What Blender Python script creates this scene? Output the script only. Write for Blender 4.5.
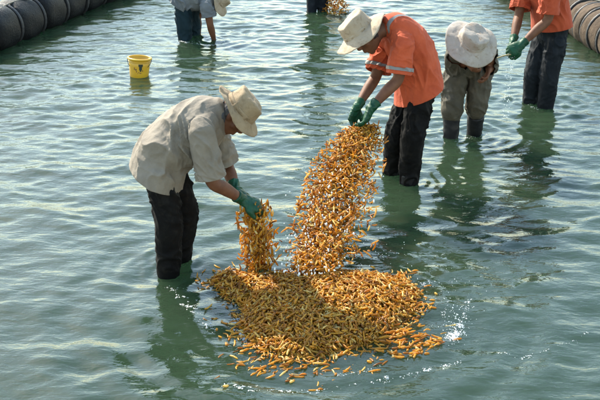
import bpy, bmesh, math, random
import numpy as np
from mathutils import Vector, Matrix
R = math.radians
random.seed(7); rng = np.random.default_rng(11)
for o in list(bpy.data.objects): bpy.data.objects.remove(o)
scene = bpy.context.scene
COL = scene.collection

# ------------------------------------------------------------------ camera
F_PX = 1100.0                      # focal length in pixels of the 600 px wide photograph
PITCH = R(22.0); CAM_H = 2.98
cam_d = bpy.data.cameras.new('camera'); cam = bpy.data.objects.new('camera', cam_d); COL.objects.link(cam)
cam.location = (0, 0, CAM_H); cam.rotation_euler = (math.pi/2 - PITCH, 0, 0)
cam_d.sensor_width = 36; cam_d.lens = F_PX/600*36; cam_d.clip_end = 5000; cam_d.clip_start = 0.1
scene.camera = cam
# ------------------------------------------------------------------ sky and sun
SUN_AZ = (-0.62, 0.785); SUN_EL = R(42)
w = bpy.data.worlds.new('World'); scene.world = w; w.use_nodes = True
nt = w.node_tree; bg = nt.nodes['Background']
sky = nt.nodes.new('ShaderNodeTexSky'); sky.sky_type = 'NISHITA'; sky.sun_disc = False
sky.sun_elevation = SUN_EL; sky.sun_rotation = math.atan2(SUN_AZ[0], SUN_AZ[1])
sky.air_density = 1.75; sky.dust_density = 0.6; sky.ozone_density = 1.0; sky.altitude = 0
nt.links.new(sky.outputs[0], bg.inputs[0]); bg.inputs[1].default_value = 0.15
sl = bpy.data.lights.new('sun', 'SUN'); sun = bpy.data.objects.new('sun', sl); COL.objects.link(sun)
sl.energy = 4.8; sl.angle = R(0.55); sl.color = (1.0, 0.92, 0.78)
sd = Vector((SUN_AZ[0]*math.cos(SUN_EL), SUN_AZ[1]*math.cos(SUN_EL), math.sin(SUN_EL)))
sun.rotation_euler = sd.to_track_quat('Z', 'Y').to_euler(); sun.location = (-6, 10, 12)
vs = scene.view_settings
vs.view_transform = 'Standard'; vs.look = 'None'; vs.gamma = 1; vs.exposure = 1.65; vs.use_curve_mapping = False
scene.render.resolution_x = 1024; scene.render.resolution_y = 683

# ------------------------------------------------------------------ helpers
cP, sP = math.cos(PITCH), math.sin(PITCH)
def ray(px, py):
    X = (px-300)/F_PX; U = (200-py)/F_PX
    return Vector((X, cP+U*sP, -sP+U*cP))
def G(px, py, z=0.0):              # where the pixel's ray meets the level z
    d = ray(px, py); t = (z-CAM_H)/d.z
    return Vector((d.x*t, d.y*t, z))
def V(px, py, Y):                  # where the pixel's ray meets the upright plane at distance Y
    d = ray(px, py); t = Y/d.y
    return Vector((d.x*t, Y, CAM_H+d.z*t))

def _hash(ix, iy, iz):
    h = (ix*374761393 + iy*668265263 + iz*2147483647*3 + 1274126177) & 0xffffffff
    h = ((h ^ (h >> 13))*1274126177) & 0xffffffff
    return (h ^ (h >> 16)) & 0xffffffff
def noise3(P):
    P = np.asarray(P, dtype=np.float64); I = np.floor(P).astype(np.int64); f = P-I
    u = f*f*f*(f*(f*6-15)+10); out = np.zeros(len(P))
    for dx in (0, 1):
        for dy in (0, 1):
            for dz in (0, 1):
                h = _hash(I[:,0]+dx, I[:,1]+dy, I[:,2]+dz)
                a = (h & 1023)/1023*2*np.pi; c = ((h >> 10) & 1023)/1023*2-1; s = np.sqrt(np.maximum(0, 1-c*c))
                g = (np.cos(a)*s)*(f[:,0]-dx)+(np.sin(a)*s)*(f[:,1]-dy)+c*(f[:,2]-dz)
                wgt = (u[:,0] if dx else 1-u[:,0])*(u[:,1] if dy else 1-u[:,1])*(u[:,2] if dz else 1-u[:,2])
                out += g*wgt
    return out*1.5

def link(o, parent=None):
    COL.objects.link(o)
    if parent: o.parent = parent
    return o
def tag(o, label=None, cat=None, group=None, kind=None):
    if label: o['label'] = label
    if cat: o['category'] = cat
    if group: o['group'] = group
    if kind: o['kind'] = kind
    return o
def empty(name, loc):
    o = bpy.data.objects.new(name, None); o.location = loc; o.empty_display_size = 0.1
    return link(o)
def np_mesh(name, verts, quads=None, tris=None):
    me = bpy.data.meshes.new(name); verts = np.asarray(verts, dtype=np.float32)
    nq = 0 if quads is None else len(quads); ntr = 0 if tris is None else len(tris)
    me.vertices.add(len(verts)); me.vertices.foreach_set('co', verts.ravel())
    loops = []; starts = []; tot = []
    if nq: loops.append(np.asarray(quads).ravel())
    if ntr: loops.append(np.asarray(tris).ravel())
    loops = np.concatenate(loops).astype(np.int32)
    starts = np.concatenate([np.arange(nq)*4, nq*4+np.arange(ntr)*3]).astype(np.int32)
    me.loops.add(len(loops)); me.loops.foreach_set('vertex_index', loops)
    me.polygons.add(nq+ntr); me.polygons.foreach_set('loop_start', starts)
    me.update(calc_edges=True); me.validate()
    me.polygons.foreach_set('use_smooth', np.ones(nq+ntr, dtype=bool))
    return me

# ------------------------------------------------------------------ materials
def mat(name):
    m = bpy.data.materials.new(name); m.use_nodes = True
    return m, m.node_tree.nodes, m.node_tree.links, m.node_tree.nodes['Principled BSDF']
def ramp(n, stops):
    r = n.new('ShaderNodeValToRGB'); e = r.color_ramp.elements
    while len(e) < len(stops): e.new(0.5)
    for x, (p, c) in zip(e, stops): x.position = p; x.color = (*c, 1)
    return r
def noise_tex(n, l, scale, detail=4, rough=0.55, vec=None, dist=0.0):
    t = n.new('ShaderNodeTexNoise'); t.inputs['Scale'].default_value = scale; t.inputs['Detail'].default_value = detail
    t.inputs['Roughness'].default_value = rough; t.inputs['Distortion'].default_value = dist
    if vec is None:
        tc = n.new('ShaderNodeTexCoord'); vec = tc.outputs['Object']
    l.new(vec, t.inputs['Vector'])
    return t
def cloth_mat(name, c1, c2, rough=0.85, dirt=None, dirt_amt=0.5, scale=5.0, sheen=0.2, weave=0.0015, spec=0.3):
    m, n, l, b = mat(name)
    t = noise_tex(n, l, scale, 6, 0.62); r = ramp(n, [(0.33, c1), (0.68, c2)]); l.new(t.outputs[0], r.inputs[0]); out = r.outputs[0]
    if dirt:
        t2 = noise_tex(n, l, scale*2.7, 7, 0.7, dist=0.6); r2 = ramp(n, [(0.53, (0,0,0)), (0.72, (dirt_amt,)*3)]); l.new(t2.outputs[0], r2.inputs[0])
        mx = n.new('ShaderNodeMixRGB'); l.new(r2.outputs[0], mx.inputs[0]); l.new(out, mx.inputs[1]); mx.inputs[2].default_value = (*dirt, 1); out = mx.outputs[0]
    l.new(out, b.inputs['Base Color']); b.inputs['Roughness'].default_value = rough
    b.inputs['Sheen Weight'].default_value = sheen*0.15; b.inputs['Specular IOR Level'].default_value = spec
    t3 = noise_tex(n, l, 420, 2); t4 = noise_tex(n, l, 38, 5, 0.6, dist=0.8)
    ad = n.new('ShaderNodeMath'); ad.operation = 'MULTIPLY_ADD'; l.new(t4.outputs[0], ad.inputs[0]); ad.inputs[1].default_value = 4.0; l.new(t3.outputs[0], ad.inputs[2])
    bp = n.new('ShaderNodeBump'); bp.inputs['Strength'].default_value = 0.6; bp.inputs['Distance'].default_value = weave
    l.new(ad.outputs[0], bp.inputs['Height']); l.new(bp.outputs[0], b.inputs['Normal'])
    return m
M = {}
M['grey_shirt'] = cloth_mat('grey_shirt', (0.130,0.110,0.082), (0.195,0.168,0.130), dirt=(0.0936,0.072,0.0504), dirt_amt=0.45, scale=4)
M['orange_shirt'] = cloth_mat('orange_shirt', (0.31,0.045,0.013), (0.40,0.070,0.022), dirt=(0.2016,0.03024,0.0144), dirt_amt=0.5, scale=5)
M['red_orange_shirt'] = cloth_mat('red_orange_shirt', (0.2592,0.036,0.0108), (0.3168,0.05184,0.01584), dirt=(0.1872,0.0252,0.0108), dirt_amt=0.5, scale=5)
M['blue_shirt'] = cloth_mat('blue_shirt', (0.075,0.082,0.086), (0.14,0.148,0.150), scale=6)
M['olive_shirt'] = cloth_mat('olive_shirt', (0.036,0.0324,0.0216), (0.0612,0.054,0.036), scale=6)
M['black_trousers'] = cloth_mat('black_trousers', (0.0025,0.0025,0.0028), (0.006,0.0058,0.0055), rough=0.7, dirt=(0.03,0.025,0.018), dirt_amt=0.3, scale=7, sheen=0.0, spec=0.08)
M['olive_trousers'] = cloth_mat('olive_trousers', (0.0288,0.0252,0.01584), (0.0576,0.04896,0.03168), rough=0.7, dirt=(0.1008,0.072,0.0396), dirt_amt=0.5, scale=6, sheen=0.1)
M['navy_trousers'] = cloth_mat('navy_trousers', (0.0035,0.005,0.007), (0.008,0.011,0.0145), rough=0.7, dirt=(0.022,0.026,0.03), dirt_amt=0.45, scale=7, sheen=0.0, spec=0.12)
M['teal_trousers'] = cloth_mat('teal_trousers', (0.005,0.014,0.019), (0.010,0.024,0.031), rough=0.7, scale=7, sheen=0.0, spec=0.12)
M['hat_tan'] = cloth_mat('hat_tan', (0.19,0.135,0.075), (0.26,0.195,0.115), dirt=(0.0864,0.054,0.0252), dirt_amt=0.8, scale=9)
M['hat_cream'] = cloth_mat('hat_cream', (0.2448,0.1908,0.126), (0.324,0.2628,0.1836), dirt=(0.1296,0.0792,0.0396), dirt_amt=0.8, scale=8)
M['hat_white'] = cloth_mat('hat_white', (0.2376,0.2016,0.162), (0.3096,0.2736,0.2268), dirt=(0.1584,0.0936,0.0396), dirt_amt=0.8, scale=8)
M['reflective'] = cloth_mat('reflective', (0.12,0.112,0.105), (0.18,0.17,0.16), rough=0.45, scale=12)
M['dark_collar'] = cloth_mat('dark_collar', (0.03,0.035,0.04), (0.06,0.065,0.07), scale=10)
def simple(name, c1, c2, rough, scale=8, bump=0.002, spec=0.5, sss=0, coat=0, bscale=60):
    m, n, l, b = mat(name)
    t = noise_tex(n, l, scale, 5, 0.6); r = ramp(n, [(0.35, c1), (0.65, c2)]); l.new(t.outputs[0], r.inputs[0]); l.new(r.outputs[0], b.inputs['Base Color'])
    b.inputs['Roughness'].default_value = rough; b.inputs['Specular IOR Level'].default_value = spec; b.inputs['Coat Weight'].default_value = coat
    if sss: b.inputs['Subsurface Weight'].default_value = sss; b.inputs['Subsurface Scale'].default_value = 0.01; b.inputs['Subsurface Radius'].default_value = (1, 0.4, 0.2)
    t2 = noise_tex(n, l, bscale, 4); bp = n.new('ShaderNodeBump'); bp.inputs['Distance'].default_value = bump; bp.inputs['Strength'].default_value = 0.7
    l.new(t2.outputs[0], bp.inputs['Height']); l.new(bp.outputs[0], b.inputs['Normal'])
    return m
M['skin'] = simple('skin', (0.09,0.036,0.018), (0.126,0.054,0.02736), 0.6, 18, 0.0012, 0.22)
M['hair'] = simple('hair', (0.012,0.010,0.009), (0.025,0.02,0.018), 0.5, 60, 0.003, 0.4)
M['eye'] = simple('eye', (0.02,0.015,0.012), (0.03,0.02,0.016), 0.15, 60, 0)
M['glove'] = simple('glove', (0.00216,0.0288,0.01224), (0.00432,0.054,0.02304), 0.5, 14, 0.003, 0.25)
M['boot'] = simple('boot', (0.008,0.008,0.009), (0.016,0.016,0.017), 0.4, 10, 0.002, 0.2)
M['drum_black'] = cloth_mat('drum_black', (0.002,0.002,0.0022), (0.006,0.006,0.0063), rough=0.45, dirt=(0.022,0.021,0.020), dirt_amt=0.5, scale=3.5, sheen=0.0, spec=0.14, weave=0.004)
M['drum_tan'] = cloth_mat('drum_tan', (0.035,0.024,0.016), (0.105,0.074,0.049), rough=0.85, dirt=(0.016,0.013,0.009), dirt_amt=0.8, scale=5, sheen=0.0, spec=0.15, weave=0.005)
M['strap'] = simple('strap', (0.008,0.008,0.008), (0.018,0.017,0.016), 0.6, 20, 0.002)
M['rope'] = simple('rope', (0.10,0.09,0.07), (0.2,0.18,0.14), 0.8, 40, 0.004)
M['bed'] = simple('bed', (0.05,0.06,0.04), (0.09,0.09,0.06), 0.9, 3, 0.02)
M['bucket'] = simple('bucket', (0.4464,0.2448,0.00864), (0.504,0.3024,0.0144), 0.38, 9, 0.0006)
M['bucket_print'] = simple('bucket_print', (0.008,0.016,0.008), (0.015,0.03,0.014), 0.5, 20, 0)
M['bucket_red'] = simple('bucket_red', (0.12,0.05,0.012), (0.18,0.075,0.015), 0.5, 20, 0)
M['stick'] = simple('stick', (0.16,0.14,0.06), (0.25,0.2,0.09), 0.7, 30, 0.002)
M['foam'] = simple('foam', (0.5184,0.54,0.54), (0.5904,0.6048,0.6048), 0.35, 30, 0.002, 0.5)
_n, _l = M['foam'].node_tree.nodes, M['foam'].node_tree.links; _t = _n.new('ShaderNodeBsdfTransparent'); _m = _n.new('ShaderNodeMixShader'); _m.inputs[0].default_value = 0.5
_l.new(_n['Principled BSDF'].outputs[0], _m.inputs[1]); _l.new(_t.outputs[0], _m.inputs[2]); _l.new(_m.outputs[0], _n['Material Output'].inputs[0])

# pods: colour differs from pod to pod, ends browner, translucent flesh
m, n, l, b = mat('pod')
geo = n.new('ShaderNodeNewGeometry'); oi = n.new('ShaderNodeObjectInfo')
ad = n.new('ShaderNodeMath'); ad.operation = 'ADD'; l.new(geo.outputs['Random Per Island'], ad.inputs[0]); l.new(oi.outputs['Random'], ad.inputs[1])
fr = n.new('ShaderNodeMath'); fr.operation = 'FRACT'; l.new(ad.outputs[0], fr.inputs[0])
r = ramp(n, [(0.0, (0.24,0.095,0.010)), (0.17, (0.46,0.19,0.014)), (0.38, (0.66,0.33,0.024)), (0.6, (0.78,0.445,0.045)), (0.76, (0.60,0.235,0.018)), (0.90, (0.78,0.51,0.085)), (1.0, (0.82,0.68,0.30))])
l.new(fr.outputs[0], r.inputs[0])
t = noise_tex(n, l, 55, 4, 0.6); r2 = ramp(n, [(0.35, (0.55,0.5,0.45)), (0.6, (1,1,1))]); l.new(t.outputs[0], r2.inputs[0])
mx = n.new('ShaderNodeMixRGB'); mx.blend_type = 'MULTIPLY'; mx.inputs[0].default_value = 0.7; l.new(r.outputs[0], mx.inputs[1]); l.new(r2.outputs[0], mx.inputs[2])
at = n.new('ShaderNodeAttribute'); at.attribute_name = 'tip'
mx2 = n.new('ShaderNodeMixRGB'); l.new(at.outputs['Fac'], mx2.inputs[0]); l.new(mx.outputs[0], mx2.inputs[1]); mx2.inputs[2].default_value = (0.10,0.04,0.012,1)
l.new(mx2.outputs[0], b.inputs['Base Color']); b.inputs['Roughness'].default_value = 0.36; b.inputs['Specular IOR Level'].default_value = 0.5
bp = n.new('ShaderNodeBump'); bp.inputs['Distance'].default_value = 0.002; l.new(t.outputs[0], bp.inputs['Height']); l.new(bp.outputs[0], b.inputs['Normal'])
tr = n.new('ShaderNodeBsdfTranslucent'); l.new(mx2.outputs[0], tr.inputs[0])
ms = n.new('ShaderNodeMixShader'); ms.inputs[0].default_value = 0.58; l.new(b.outputs[0], ms.inputs[1]); l.new(tr.outputs[0], ms.inputs[2])
l.new(ms.outputs[0], n['Material Output'].inputs[0]); M['pod'] = m

# turbid green water: mirror by Fresnel over a murky body that lets a little of what is under it through
m, n, l, b = mat('water'); n.remove(b)
tc = n.new('ShaderNodeTexCoord'); mp = n.new('ShaderNodeMapping'); mp.inputs['Scale'].default_value = (0.75, 1.5, 1); mp.inputs['Rotation'].default_value = (0, 0, R(8)); l.new(tc.outputs['Object'], mp.inputs[0])
n1 = noise_tex(n, l, 7, 4, 0.5, mp.outputs[0], 0.5); n2 = noise_tex(n, l, 22, 3, 0.5, mp.outputs[0], 0.4)
ad = n.new('ShaderNodeMath'); ad.operation = 'MULTIPLY_ADD'; l.new(n1.outputs[0], ad.inputs[0]); ad.inputs[1].default_value = 2.2; l.new(n2.outputs[0], ad.inputs[2])
bp = n.new('ShaderNodeBump'); bp.inputs['Strength'].default_value = 1.0; bp.inputs['Distance'].default_value = 0.0030; l.new(ad.outputs[0], bp.inputs['Height'])
fr = n.new('ShaderNodeFresnel'); fr.inputs[0].default_value = 1.333; l.new(bp.outputs[0], fr.inputs['Normal'])
gl = n.new('ShaderNodeBsdfGlossy'); gl.inputs['Roughness'].default_value = 0.04; l.new(bp.outputs[0], gl.inputs['Normal']); gl.inputs[0].default_value = (1,1,1,1)
df = n.new('ShaderNodeSubsurfaceScattering'); df.falloff = 'BURLEY'; df.inputs['Scale'].default_value = 1.0; df.inputs['Radius'].default_value = (0.5, 0.7, 0.6); n3 = noise_tex(n, l, 0.9, 4, 0.6); rr = ramp(n, [(0.3, (0.0130,0.0255,0.0135)), (0.7, (0.0185,0.0330,0.0175))]); l.new(n3.outputs[0], rr.inputs[0]); l.new(rr.outputs[0], df.inputs[0])
tp = n.new('ShaderNodeBsdfTransparent'); tp.inputs[0].default_value = (0.55,0.75,0.58,1)
m1 = n.new('ShaderNodeMixShader'); m1.inputs[0].default_value = 0.12; l.new(df.outputs[0], m1.inputs[1]); l.new(tp.outputs[0], m1.inputs[2])
m2 = n.new('ShaderNodeMixShader'); l.new(fr.outputs[0], m2.inputs[0]); l.new(m1.outputs[0], m2.inputs[1]); l.new(gl.outputs[0], m2.inputs[2])
l.new(m2.outputs[0], n['Material Output'].inputs[0]); M['water'] = m
m, n, l, b = mat('droplet'); b.inputs['Base Color'].default_value = (0.85,0.9,0.9,1); b.inputs['Roughness'].default_value = 0.08; b.inputs['Transmission Weight'].default_value = 0.35; b.inputs['IOR'].default_value = 1.33
M['droplet'] = m

# ------------------------------------------------------------------ key places
A_F = G(168, 270); B_F = G(405, 180); C_F = G(462, 135); D_F = G(543, 106); E_F = G(188, 37); F_F = G(316, 11)
HEAP_C = G(325, 312)
# ------------------------------------------------------------------ water
def axis(lo, hi, step, far, grow=1.16):
    a = list(np.arange(lo, hi, step)); s = step; x = a[-1]
    while x < far: s *= grow; x += s; a.append(x)
    s = step; x = lo; pre = []
    while x > -far: s *= grow; x -= s; pre.append(x)
    return np.array(pre[::-1]+a)
xs = axis(-4.7, 4.7, 0.0165, 900); ys = axis(4.7, 15.6, 0.019, 900)
X, Y = np.meshgrid(xs, ys); X = X.ravel(); Y = Y.ravel()
def water_height(X, Y):
    g = np.random.default_rng(23); H = np.zeros(len(X)); DX = np.zeros(len(X)); DY = np.zeros(len(X))
    out = np.maximum(np.maximum(np.abs(X)-4.7, 4.7-Y), np.maximum(Y-15.6, 0)); out = np.maximum(out, 0)
    N = 110; slope = 0.128*math.sqrt(2.0/N)
    wob = noise3(np.stack([X*0.35, Y*0.35, X*0+3.3], 1)); wob2 = noise3(np.stack([X*0.6, Y*0.6, X*0+9.1], 1))
    near = 0.68+0.32*np.clip((Y-6.0)/3.5, 0, 1)
    patch = 1+0.45*noise3(np.stack([X*0.5, Y*0.8, X*0+1.7], 1))
    for i in range(N):
        lam = 0.085*(0.85/0.085)**(g.random()**0.95); k = 2*math.pi/lam
        th = R(-94)+g.normal(0, 0.48); kx, ky = k*math.cos(th), k*math.sin(th)
        a = slope/k*(1.0 if lam < 0.35 else 0.75)
        ph = kx*X+ky*Y+g.random()*6.283+(wob*2.5 if i % 2 else wob2*2.0)
        fade = np.exp(-out/(lam*12))*patch*(near if lam < 0.45 else 1.0)
        H += a*fade*np.sin(ph); c = a*fade*np.cos(ph)*0.75
        DX += c*math.cos(th); DY += c*math.sin(th)
    def ring(c, r0, lam, amp, wid, asym=0.35):
        nonlocal H
        dx, dy = X-c.x, Y-c.y; r = np.hypot(dx, dy); sel = r < r0+4*wid
        ang = np.arctan2(dy[sel], dx[sel]); rr = r[sel]
        nz = noise3(np.stack([np.cos(ang)*1.5+c.x, np.sin(ang)*1.5+c.y, rr*1.5], 1))
        H[sel] += amp*np.sin(2*math.pi*(rr-r0)/lam+nz*1.5)*np.exp(-((rr-r0)/wid)**2)*(1-asym+asym*2*nz)
    ring(HEAP_C, 1.25, 0.30, 0.0085, 0.38); ring(HEAP_C, 0.88, 0.17, 0.004, 0.25)
    ring(A_F, 0.25, 0.12, 0.0025, 0.22); ring(B_F, 0.3, 0.14, 0.003, 0.25); ring(C_F, 0.32, 0.14, 0.006, 0.25)
    ring(D_F, 0.35, 0.14, 0.006, 0.28); ring(E_F+Vector((0.25,0,0)), 0.35, 0.16, 0.008, 0.3); ring(G(139,76), 0.28, 0.13, 0.004, 0.2)
    ring(G(250, 345), 0.7, 0.22, 0.002, 0.3)
    for q_ in ((168,272),(177,260),(408,182),(391,172),(474,131),(451,138),(545,107),(530,102),(214,40)): ring(G(*q_), 0.12, 0.085, 0.0048, 0.12)
    return H, DX, DY
H, DX, DY = water_height(X, Y)
nx, ny = len(xs), len(ys); idx = np.arange(nx*ny).reshape(ny, nx)
quads = np.stack([idx[:-1,:-1], idx[:-1,1:], idx[1:,1:], idx[1:,:-1]], -1).reshape(-1, 4)
water = link(bpy.data.objects.new('water', np_mesh('water', np.stack([X+DX, Y+DY, H], 1), quads))); water.data.materials.append(M['water']); tag(water, 'rippled murky green sea water', kind='structure')
gxs, gys = xs, ys; Hg = H.reshape(ny, nx)
def wz0(p):
    i = min(nx-1, max(0, int(np.searchsorted(gxs, p.x)))); j = min(ny-1, max(0, int(np.searchsorted(gys, p.y)))); return float(Hg[j, i])
# sea bed
def bed_z(x, y): return -0.17-0.24*np.clip((y-10.0)/4.0, 0, 1)
bx = axis(-6, 6, 0.4, 900, 1.5); by = axis(3, 17, 0.4, 900, 1.5); X2, Y2 = np.meshgrid(bx, by); X2 = X2.ravel(); Y2 = Y2.ravel()
Z2 = bed_z(X2, Y2)+0.02*noise3(np.stack([X2, Y2, X2*0], 1))-0.012
idx = np.arange(len(bx)*len(by)).reshape(len(by), len(bx))
bed = link(bpy.data.objects.new('sea_bed', np_mesh('sea_bed', np.stack([X2, Y2, Z2], 1), np.stack([idx[:-1,:-1], idx[:-1,1:], idx[1:,1:], idx[1:,:-1]], -1).reshape(-1, 4))))
bed.data.materials.append(M['bed']); tag(bed, 'muddy sea bed under the water', kind='structure')

# ------------------------------------------------------------------ lofted, fused bodies and garments
def cr(a, b, c, d, t):
    return 0.5*((2*b)+(c-a)*t+(2*a-5*b+4*c-d)*t*t+(3*b-a-3*c+d)*t*t*t)
def loft(bm, pts, side=None, segs=18, sub=4, cap=0.6):
    """pts: (point, radius) or (point, radius along side, radius across)"""
    P = [(Vector(p[0]), p[1], p[2] if len(p) > 2 else p[1]) for p in pts]
    Q = []
    for i in range(len(P)-1):
        a = P[max(i-1, 0)]; b = P[i]; c = P[i+1]; d = P[min(i+2, len(P)-1)]
        for k in range(sub):
            t = k/sub; Q.append((cr(a[0], b[0], c[0], d[0], t), max(0.003, cr(a[1], b[1], c[1], d[1], t)), max(0.003, cr(a[2], b[2], c[2], d[2], t))))
    Q.append(P[-1])
    t0 = (Q[1][0]-Q[0][0]).normalized(); t1 = (Q[-1][0]-Q[-2][0]).normalized()
    def capring(q, t, f): 
        return [(q[0]+t*(min(q[1], q[2])*f*s), q[1]*c, q[2]*c) for s, c in ((0.5, 0.86), (0.85, 0.52))]
    Q = capring(Q[0], -t0, cap)[::-1]+Q+capring(Q[-1], t1, cap)
    rings = []; ref = Vector(side) if side is not None else None
    prev = None
    for i, q in enumerate(Q):
        t = (Q[min(i+1, len(Q)-1)][0]-Q[max(i-1, 0)][0]).normalized()
        if ref is None:
            ref0 = prev if prev is not None else (Vector((0,1,0)) if abs(t.y) < 0.8 else Vector((1,0,0)))
        else: ref0 = ref
        s = (ref0-t*ref0.dot(t)).normalized(); prev = s; nn = t.cross(s)
        rings.append([bm.verts.new(q[0]+s*(math.cos(2*math.pi*k/segs)*q[1])+nn*(math.sin(2*math.pi*k/segs)*q[2])) for k in range(segs)])
    for a, b in zip(rings[:-1], rings[1:]):
        for k in range(segs): bm.faces.new((a[k], a[(k+1) % segs], b[(k+1) % segs], b[k]))
    bm.faces.new(rings[0][::-1]); bm.faces.new(rings[-1])
def fuse(name, bm, voxel, smooth=4):
    bmesh.ops.recalc_face_normals(bm, faces=bm.faces)
    me = bpy.data.meshes.new(name); bm.to_mesh(me); bm.free()
    o = bpy.data.objects.new('tmp', me); COL.objects.link(o)
    md = o.modifiers.new('r', 'REMESH'); md.mode = 'VOXEL'; md.voxel_size = voxel
    if smooth: ms = o.modifiers.new('s', 'SMOOTH'); ms.iterations = smooth; ms.factor = 0.5
    dg = bpy.context.evaluated_depsgraph_get(); out = bpy.data.meshes.new_from_object(o.evaluated_get(dg)); out.name = name
    bpy.data.objects.remove(o); bpy.data.meshes.remove(me)
    return out
def coords(me):
    v = np.empty(len(me.vertices)*3); me.vertices.foreach_get('co', v); nn = np.empty(len(me.vertices)*3); me.vertex_normals.foreach_get('vector', nn)
    return v.reshape(-1, 3), nn.reshape(-1, 3)
def folds(me, specs, seed=0.0):
    """specs: (direction along which folds run, amplitude, folds per metre, centre or None, radius)"""
    v, nn = coords(me); d = np.zeros(len(v))
    warp = np.stack([noise3(v*4+seed+k*17.3) for k in range(3)], 1)*0.09
    for k, (dr, amp, fq, c, rad) in enumerate(specs):
        dr = np.array(Vector(dr).normalized()); p = v+warp
        al = (p@dr)[:, None]*dr; q = (p-al)*fq+al*fq*0.18+seed+k*31.7
        nz = noise3(q); rid = 1-np.abs(nz)*1.9; h = 1.6*amp*(np.maximum(rid, 0)**2.2-0.40)
        nz2 = noise3(q*2.1+5.5); h = h+0.22*amp*(np.maximum(1-np.abs(nz2)*1.9, 0)**2.5-0.3)
        m_ = 0.55+0.9*noise3(v*5+seed+k*7.7)
        wgt = np.clip(m_, 0.1, 1.2)
        if c is not None: wgt = wgt*np.exp(-(np.linalg.norm(v-np.array(c), axis=1)/rad)**2)
        d += h*wgt
    d += 0.0022*noise3(v*16+seed)
    v = v+nn*d[:, None]; me.vertices.foreach_set('co', v.astype(np.float32).ravel()); me.update()
def cut(me, cuts):
    bm = bmesh.new(); bm.from_mesh(me)
    for c, nrm, rad in cuts:
        c = Vector(c); nrm = Vector(nrm).normalized()
        fs = [f for f in bm.faces if all((v.co-c).length < rad for v in f.verts)]
        geom = list({v for f in fs for v in f.verts})+list({e for f in fs for e in f.edges})+fs
        bmesh.ops.bisect_plane(bm, geom=geom, plane_co=c, plane_no=nrm, clear_outer=True, dist=1e-5)
    for it in range(8):
        new = {}
        for v in bm.verts:
            be = [e.other_vert(v) for e in v.link_edges if e.is_boundary]
            if len(be) == 2: new[v] = v.co*0.4+(be[0].co+be[1].co)*0.3
        for v, c_ in new.items(): v.co = c_
    loose = [v for v in bm.verts if not v.link_faces]; bmesh.ops.delete(bm, geom=loose, context='VERTS')
    bm.to_mesh(me); bm.free(); me.update()
def finish(me, name, parent, material, solid=0.0):
    base = parent
    while base.parent: base = base.parent
    v, _ = coords(me); v = v-np.array(base.location); me.vertices.foreach_set('co', v.astype(np.float32).ravel())
    me.polygons.foreach_set('use_smooth', np.ones(len(me.polygons), dtype=bool)); me.update()
    me.materials.clear(); me.materials.append(material)
    o = link(bpy.data.objects.new(name, me), parent)
    if solid: s = o.modifiers.new('thick', 'SOLIDIFY'); s.thickness = solid; s.offset = -1
    return o

def hand_lofts(bm, wrist, d, pn, thumb, curl=25, sc=1.0, fat=1.0, spread=0.0):
    """d: along the hand, pn: out of the palm, thumb: +1/-1 side on which the thumb leaves the palm"""
    d = d.normalized(); pn = (pn-d*pn.dot(d)).normalized(); wv = d.cross(pn)*thumb
    loft(bm, [(wrist-d*0.01*sc, 0.027*sc*fat, 0.021*sc*fat), (wrist+d*0.03*sc, 0.036*sc*fat, 0.019*sc*fat), (wrist+d*0.085*sc, 0.041*sc*fat, 0.0155*sc*fat)], side=wv, sub=3, segs=14)
    for off, ln, dl in ((0.031, 0.068, -0.004), (0.0105, 0.077, 0.002), (-0.0105, 0.072, 0.0), (-0.031, 0.056, -0.01)):
        p = wrist+d*(0.082+dl)*sc+wv*off*sc; a = 0.0; pts = [(p-d*0.02*sc, 0.0098*sc*fat)]
        for j, fr_ in enumerate((0.45, 0.31, 0.24)):
            a += R(curl*(1.0+0.25*j)*(0.85+0.3*random.random()))
            sp = wv*off*spread*8
            dirv = (d*math.cos(a)+pn*math.sin(a)+sp).normalized()
            pts.append((p, (0.0098-0.0008*j)*sc*fat)); p = p+dirv*ln*fr_*sc
        pts.append((p, 0.0072*sc*fat)); loft(bm, pts, sub=3, segs=10, cap=0.9)
    p = wrist+d*0.022*sc+wv*0.026*sc
    t1 = (d*0.62+wv*0.72+pn*0.30).normalized(); t2 = (d*0.88+wv*0.22+pn*0.42).normalized()
    loft(bm, [(p-wv*0.012*sc, 0.0135*sc*fat), (p+t1*0.035*sc, 0.0125*sc*fat), (p+t1*0.035*sc+t2*0.030*sc, 0.0105*sc*fat), (p+t1*0.035*sc+t2*0.052*sc, 0.008*sc*fat)], sub=3, segs=10, cap=0.9)

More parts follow.
